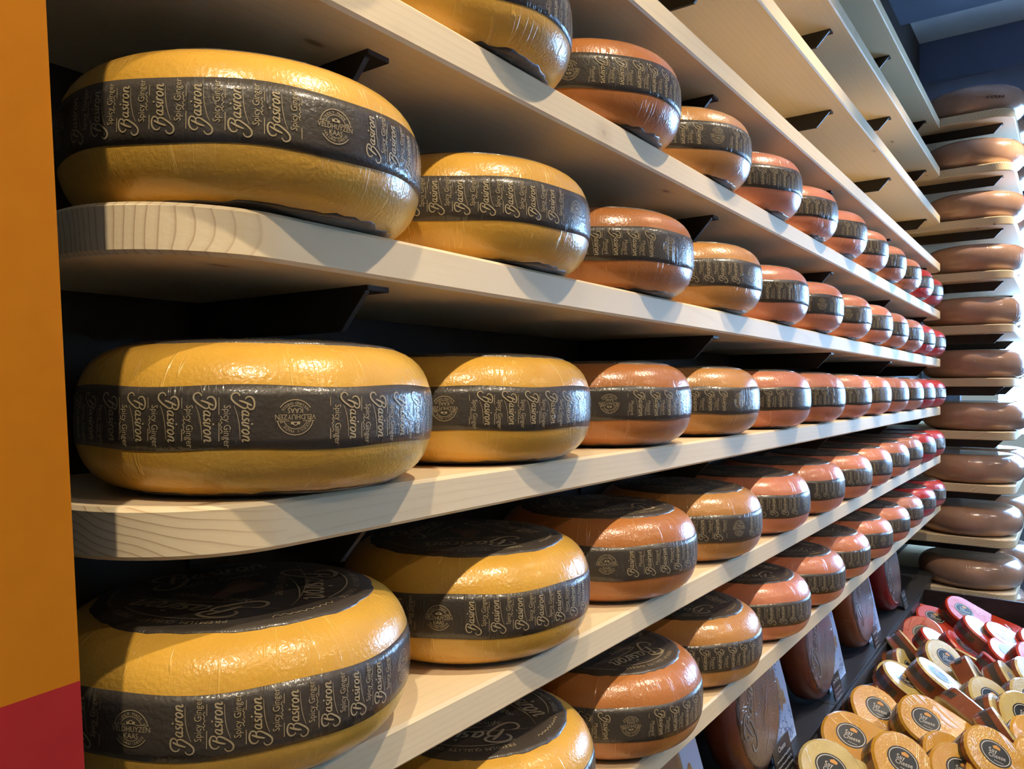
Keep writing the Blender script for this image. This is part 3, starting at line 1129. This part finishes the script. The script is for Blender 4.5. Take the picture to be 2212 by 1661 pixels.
for idx, (y, w, h) in enumerate(((3.62, .25, .13), (4.70, .17, .13), (5.80, .15, .13), (6.95, .16, .14))):
    root = empty('price_sign', P(-0.104, y, LZ), 'small black sign with white lettering before the %s upright wheel from the orange panel' % UPS[idx + 1][3], 'sign', 'black signs on the ledge')
    root.rotation_euler = (0, -math.radians(14), 0)
    leaf('sign_board', [(0, 0.002), (w * U, 0.002), (w * U, h * U), (0, h * U)], 0.003, M['sign'], root)
    el = [xf(text2d('Cheese', 0.035 * U), 1, 1, tx=w * U / 2, ty=(h - .045) * U) if idx == 0 else xf(squiggle((w - .04) * U, 0.022 * U, 0.005 * U, 40 + idx), tx=w * U / 2, ty=(h - .035) * U)]
    for q in range(3):
        el.append(xf(squiggle((w - .05) * U, 0.012 * U, 0.003 * U, q + idx), tx=w * U / 2, ty=(h - .075 - q * .026) * U))
    decal('sign_lettering', join_vf(el), M['sign_ink'], root)

# ------------------------------------------------------------------ bin heaped with wrapped cheese wedges
BX0, BX1, BY0, BY1 = LX + .004, 1.55, 2.2, 7.72
BZ = -2.10
bn = empty('display_bin', P(0.7, 5, Z_FLOOR), 'black display bin heaped with wrapped cheese wedges', 'bin')
o0 = P(0.7, 5, Z_FLOOR)


def bpart(name, a, b):
    v, f = box_vf(P(*a) - o0, P(*b) - o0)
    mesh_obj(name, v, f, M['black_board'], bn)


bpart('bin_base', (BX0 + .02, BY0 + .02, Z_FLOOR), (BX1 - .02, BY1 - .02, BZ))
bpart('side_board', (BX0, BY0, BZ - .2), (BX0 + .018, BY1, LZ - .012))
bpart('side_board', (BX1 - .02, BY0, BZ - .2), (BX1, BY1, LZ - .012))
bpart('end_board', (BX0 + .02, BY1 - .03, BZ - .2), (BX1 - .02, BY1, LZ + .02))
bpart('end_board', (BX0 + .02, BY0, BZ - .2), (BX1 - .02, BY0 + .03, LZ + .02))

M['paste_gold'] = film_mat('gold_cheese_paste', (228, 172, 62), rough=0.16, coat=1.0, crease=0.12, bump=0.3, dark=0.92)
M['paste_pale'] = film_mat('pale_cheese_paste', (224, 202, 128), rough=0.24, coat=0.8, crease=0.2, bump=0.5, dark=0.85)
M['paste_red'] = film_mat('red_cheese_paste', (212, 66, 38), rough=0.3, coat=0.5, crease=0.2, bump=0.5, dark=0.85)
M['rind_brown'] = film_mat('wedge_brown_rind', (150, 84, 52), rough=0.25, coat=0.8, crease=0.2)
M['rind_red'] = film_mat('wedge_red_rind', (130, 34, 30), rough=0.25, coat=0.8, crease=0.2)
M['label_black'] = base_mat('oval_black_label', (38, 42, 40), 0.3, 0.6)
M['label_ink'] = base_mat('oval_label_print', (222, 216, 200), 0.45, 0.3)
M['label_orange'] = base_mat('oval_label_orange', (226, 160, 70), 0.45, 0.3)
fm = base_mat('clear_crumpled_film', (235, 240, 245), 0.08)
fb = fm.node_tree.nodes['Principled BSDF']
fb.inputs['Transmission Weight'].default_value = 0.0
fb.inputs['Alpha'].default_value = 0.36
fb.inputs['Specular IOR Level'].default_value = 1.0
M['film'] = fm

WW, WL, WT = 0.152 * U, 0.235 * U, 0.062 * U     # half width, straight length, half thickness


def arch(e=0.0, n=14, w=WW, l=WL):
    pts = [(-w + e, -l + e), (w - e, -l * 0.92 + e)]
    for i in range(n + 1):
        a = math.pi * i / n
        pts.append(((w - e) * math.cos(a), 0.0 + (w * 0.95 - e) * math.sin(a)))
    return pts


def wedge_body():
    """slab cut from a wheel: arch outline, eased edges; origin mid-slab, face +Z, arch top +Y"""
    e = 0.006
    loops = [(arch(e), -WT), (arch(), -WT + e), (arch(), WT - e), (arch(e), WT)]
    n = len(loops[0][0])
    V, UV = [], []
    for pl_, z in loops:
        for i, p in enumerate(pl_):
            # wedge taper: thinner towards the cut end
            t = 1.0 - 0.22 * (0.05 * U - p[1]) / (0.3 * U)
            V.append((p[0], p[1], z * t if z < 0 else z))
            UV.append((i / n * 2.0, z * 4))
    F, fmi = [], []
    for l in range(3):
        for i in range(n):
            j = (i + 1) % n
            F.append((l * n + i, l * n + j, (l + 1) * n + j, (l + 1) * n + i))
            fmi.append(0 if (l != 1 or i == 0) else 1)
    F.append(tuple(range(n - 1, -1, -1)))
    fmi.append(0)
    F.append(tuple(3 * n + i for i in range(n)))
    fmi.append(0)
    return V, F, UV, fmi


def wedge_band():
    pl_ = arch(-0.0007)
    idx = range(1, len(pl_))
    V, F = [], []
    for i in idx:
        for z in (-WT * 0.34, WT * 0.34):
            V.append((pl_[i][0], pl_[i][1], z))
    last = len(pl_) - 2
    for i in range(last):
        a = 2 * i
        F.append((a, a + 2, a + 3, a + 1))
    return V, F


def lab_el():
    """print of the oval label: 'Say Cheese' with a small orange wedge above"""
    g = [ring2d(0, 0, 0.060 * U, 0.052 * U, 0.0035 * U, 30)]
    g.append(xf(text2d('Say', 0.029 * U), 0.95, 1.1, rot=0.12, tx=-0.012 * U, ty=-0.001 * U, shear=0.2))
    g.append(xf(text2d('Cheese', 0.026 * U), 0.95, 1.1, rot=0.12, tx=0.004 * U, ty=-0.022 * U, shear=0.2))
    g.append(xf(squiggle(0.04 * U, 0.004 * U, 0.0016 * U, 2), tx=0.01 * U, ty=-0.036 * U))
    return join_vf(g)


def z3(el, z):
    return [(x, y, z) for x, y in el[0]], el[1]


V, F, UV, FMI = wedge_body()
for kname, paste, rind in (('gold', 'paste_gold', 'rind_brown'), ('pale', 'paste_pale', 'rind_brown'), ('red', 'paste_red', 'rind_red')):
    o = mesh_obj('cheese_slab', V, F, None, None, False, UV, [M[paste], M[rind]], FMI)
    PROTO[('slab', kname)] = o.data
    bpy.data.objects.remove(o)
proto('wband', 'rind_label', wedge_band(), M['band'])
dv, df = disc2d(0, 0, 0.068 * U, 0.060 * U, 28)
nD = len(dv)
LV = [(x, y, 0) for x, y in dv] + [(x, y, 0.0006) for x, y in dv]
LF = [tuple(range(nD - 1, -1, -1)), tuple(range(nD, 2 * nD))] + [(i, (i + 1) % nD, (i + 1) % nD + nD, i + nD) for i in range(nD)]
proto('olabel', 'oval_label', (LV, LF), M['label_black'])
proto('oprint', 'label_lettering', z3(lab_el(), 0.0010), M['label_ink'])
proto('oicon', 'label_icon', z3(xf(([(-0.014, 0), (0.014, 0), (0.017, 0.012), (0, 0.02), (-0.016, 0.011)], [(0, 1, 2, 3, 4)]), U, U, tx=0.006 * U, ty=0.022 * U), 0.0010), M['label_orange'])


def crumple(seed):
    rnd = random.Random(seed)
    n, m = 9, 5
    V, F = [], []
    for i in range(n):
        for j in range(m):
            x = (i / (n - 1) - 0.5) * 1.5 * WW * (1 - 0.12 * j)
            V.append((x + rnd.uniform(-.004, .004), -WL - j * 0.012 * rnd.uniform(.7, 1.2), WT * 0.3 + rnd.uniform(-.012, .014)))
    for i in range(n - 1):
        for j in range(m - 1):
            a = i * m + j
            F.append((a, a + 1, a + m + 1, a + m))
    return V, F


for i in range(3):
    proto(('crumple', i), 'film_end', crumple(i), M['film'])

Fv = Vector((-math.sin(YAW), math.cos(YAW), 0))
Rv = Vector((math.cos(YAW), math.sin(YAW), 0))
Uv = Vector((0, 0, 1))


def ray_point(px, py, z):
    """point where the sight line through a photo pixel meets the horizontal heap level z (layout units)"""
    d = Fv + Rv * ((px - 1106) / FPX) - Uv * ((py - 838) / FPX)
    t = z / d.z
    return Vector((1, 0, 0)) + d * t, d.normalized()


# photo pixel of the face centre (in a 4.041x crop at 1700,1250), kind, image angle of the arch top, facing turn, tip, heap level, label side
WEDGES = [
    (785, 1125, 'gold', 112, 12, 42, .05), (1210, 1215, 'gold', 146, 5, 40, .07), (550, 1375, 'gold', 150, 0, 38, .05),
    (540, 1200, 'gold', 150, 25, 45, -.10), (1030, 870, 'pale', 142, 40, 34, .06), (1320, 830, 'pale', 142, 48, 36, .09),
    (1385, 690, 'pale', 122, 20, 46, .02), (1060, 590, 'pale', 120, 62, 52, .0), (1690, 850, 'pale', 118, 50, 56, -.02),
    (1790, 1040, 'pale', 130, 18, 44, .0), (1985, 900, 'pale', 134, 45, 55, -.02), (1590, 1150, 'pale', 140, 75, 62, -.02),
    (1330, 1030, 'pale', 135, 30, 40, -.10), (725, 850, 'pale', 160, 10, 50, -.06), (800, 735, 'pale', 150, 40, 60, -.08),
    (1290, 340, 'red', 165, 10, 30, -.02), (1540, 270, 'red', 150, 15, 38, .05), (1700, 440, 'red', 142, 35, 36, .06),
    (1900, 490, 'red', 150, 30, 30, .03), (1110, 460, 'red', 60, -20, 50, -.05), (1330, 540, 'red', 140, 40, 34, -.02),
    (1540, 580, 'red', 140, 42, 40, -.04), (1650, 700, 'pale', 150, 75, 30, -.06), (1940, 640, 'red', 158, 20, 30, -.03),
    (1880, 770, 'red', 150, 60, 40, -.06), (1010, 1580, 'gold', 108, 8, 44, .07), (1160, 1430, 'gold', 130, 20, 36, -.07),
    (1490, 1440, 'gold', 130, 15, 40, -.10), (1430, 1560, 'gold', 118, 15, 46, -.04), (1810, 1520, 'gold', 132, 12, 42, .09),
    (370, 1640, 'pale', 118, 5, 40, .05), (80, 1630, 'pale', 130, 10, 40, -.08), (180, 1560, 'gold', 120, 20, 50, -.12),
    (1520, 1680, 'gold', 120, 5, 44, .02), (1960, 1350, 'pale', 138, 55, 56, .02), (1900, 1220, 'pale', 120, 40, 60, -.03),
    (2080, 1190, 'pale', 110, 10, 50, .0), (1500, 1320, 'gold', 150, 60, 50, -.12), (540, 1020, 'pale', 100, 50, 60, -.10),
    (830, 1390, 'gold', 148, 40, 48, -.10), (2150, 1050, 'pale', 120, 20, 45, -.02), (2200, 1400, 'gold', 130, 10, 40, .0),
    (2180, 700, 'red', 140, 20, 40, -.02), (2150, 850, 'pale', 125, 30, 50, -.04), (700, 1650, 'gold', 120, 10, 45, -.10),
    (1150, 1780, 'pale', 120, 10, 40, -.02), (600, 1800, 'pale', 130, 10, 40, -.02), (1850, 1760, 'gold', 120, 10, 40, .0),
    (2250, 1600, 'gold', 110, 10, 40, .0), (2200, 560, 'red', 150, 20, 35, -.02)]
PILE = -1.84
UPPER = []
wcount = {'gold': 0, 'pale': 0, 'red': 0}


def add_wedge(loc, n, a, kname, seed, lab, rot_lab=0.0, with_label=True):
    """n face normal, a direction of the arch top (both layout-space unit vectors)"""
    a = (a - n * a.dot(n)).normalized()
    x = a.cross(n)
    root = empty('cheese_wedge', P(*loc), lab, 'cheese', 'wrapped wedges heaped in the bin')
    R = Matrix((x, a, n)).transposed().to_4x4()
    root.rotation_euler = R.to_euler()
    rnd = random.Random(seed)
    o = link_mesh('cheese_slab', PROTO[('slab', kname)], root)
    link_mesh('rind_label', PROTO['wband'], root)
    if with_label:
        l = link_mesh('oval_label', PROTO['olabel'], root)
        l.location = (rnd.uniform(-.006, .006), 0.0, WT)
        l.rotation_euler = (0, 0, rot_lab)
        l.scale = (1.12, 1.12, 1)
        link_mesh('label_lettering', PROTO['oprint'], l)
        link_mesh('label_icon', PROTO['oicon'], l)
    link_mesh('film_end', PROTO[('crumple', seed % 3)], root)
    return root


KW = {'gold': 'golden', 'pale': 'pale yellow', 'red': 'red'}
ROWN = ['row touching far rack', 'second row from far rack', 'third row from far rack', 'fourth row from far rack', 'fifth row from far rack',
        'sixth row from far rack', 'seventh row from far rack', 'eighth row from far rack', 'ninth row from far rack', 'tenth row from far rack',
        'eleventh row from far rack', 'twelfth row from far rack']
spots = []
for i, w_ in enumerate(WEDGES):
    q = ray_point(1700 + w_[0] / 4.041, 1250 + w_[1] / 4.041, PILE + w_[6])[0]
    spots.append((max(0, int((7.6 - q.y) / 0.42)), q.x, i))
WLAB = {}
for row in range(12):
    for n_, t_ in enumerate(sorted(t for t in spots if t[0] == row)):
        WLAB[t_[2]] = '%s from ledge, ' % ORDK[n_] + ROWN[row]
for i, (cx_, cy_, kname, ang, turn, tip, dz) in enumerate(WEDGES):
    px, py = 1700 + cx_ / 4.041, 1250 + cy_ / 4.041
    loc, d = ray_point(px, py, PILE + dz)
    # face looks back to the aisle side and up: tip = degrees from straight up, turn = towards +Y (window)
    az = math.radians(-50 + turn * 1.2)
    t = math.radians(tip)
    n = Vector((math.cos(az) * math.sin(t), math.sin(az) * math.sin(t), math.cos(t)))
    w = Rv * math.cos(math.radians(ang)) + Uv * math.sin(math.radians(ang))
    a = w - d * (w.dot(n) / d.dot(n))
    loc = loc - n * (WT / U)
    loc.x = max(loc.x, LX + 0.14)
    loc.y = min(loc.y, BY1 - .2)
    wcount[kname] += 1
    UPPER.append((loc.x, loc.y))
    lab = '%s cheese wedge in bin, %s' % (KW[kname], WLAB[i])
    # label text roughly level in the picture
    right = Rv - d * (Rv.dot(n) / d.dot(n))
    an = (a - n * a.dot(n)).normalized()
    xx = an.cross(n)
    rl = math.atan2(right.dot(an), right.dot(xx)) - 0.5
    add_wedge(loc, n, an, kname, i, lab, rl)
# deeper layer filling the bin under the visible ones
rnd = random.Random(5)
for iy in range(14):
    for ix in range(4):
        y = 2.75 + iy * 0.36
        x = 0.16 + ix * 0.36 + rnd.uniform(-.04, .04)
        if x > 1.42 or any(math.hypot(x - a_, y - b_) < 0.15 for a_, b_ in UPPER):
            continue
        kname = 'gold' if y < 4.6 else ('pale' if y < 6.0 else 'red')
        az = rnd.uniform(0, 6.28)
        t = math.radians(rnd.uniform(5, 28))
        n = Vector((math.cos(az) * math.sin(t), math.sin(az) * math.sin(t), math.cos(t)))
        add_wedge(Vector((x, y, -2.02 + rnd.uniform(-.02, .02))), n, Vector((math.cos(az + 1), math.sin(az + 1), 0.1)), kname, 100 + iy * 4 + ix,
                  '%s wrapped cheese wedge lying deep in the bin under others' % KW[kname], rnd.uniform(0, 6))
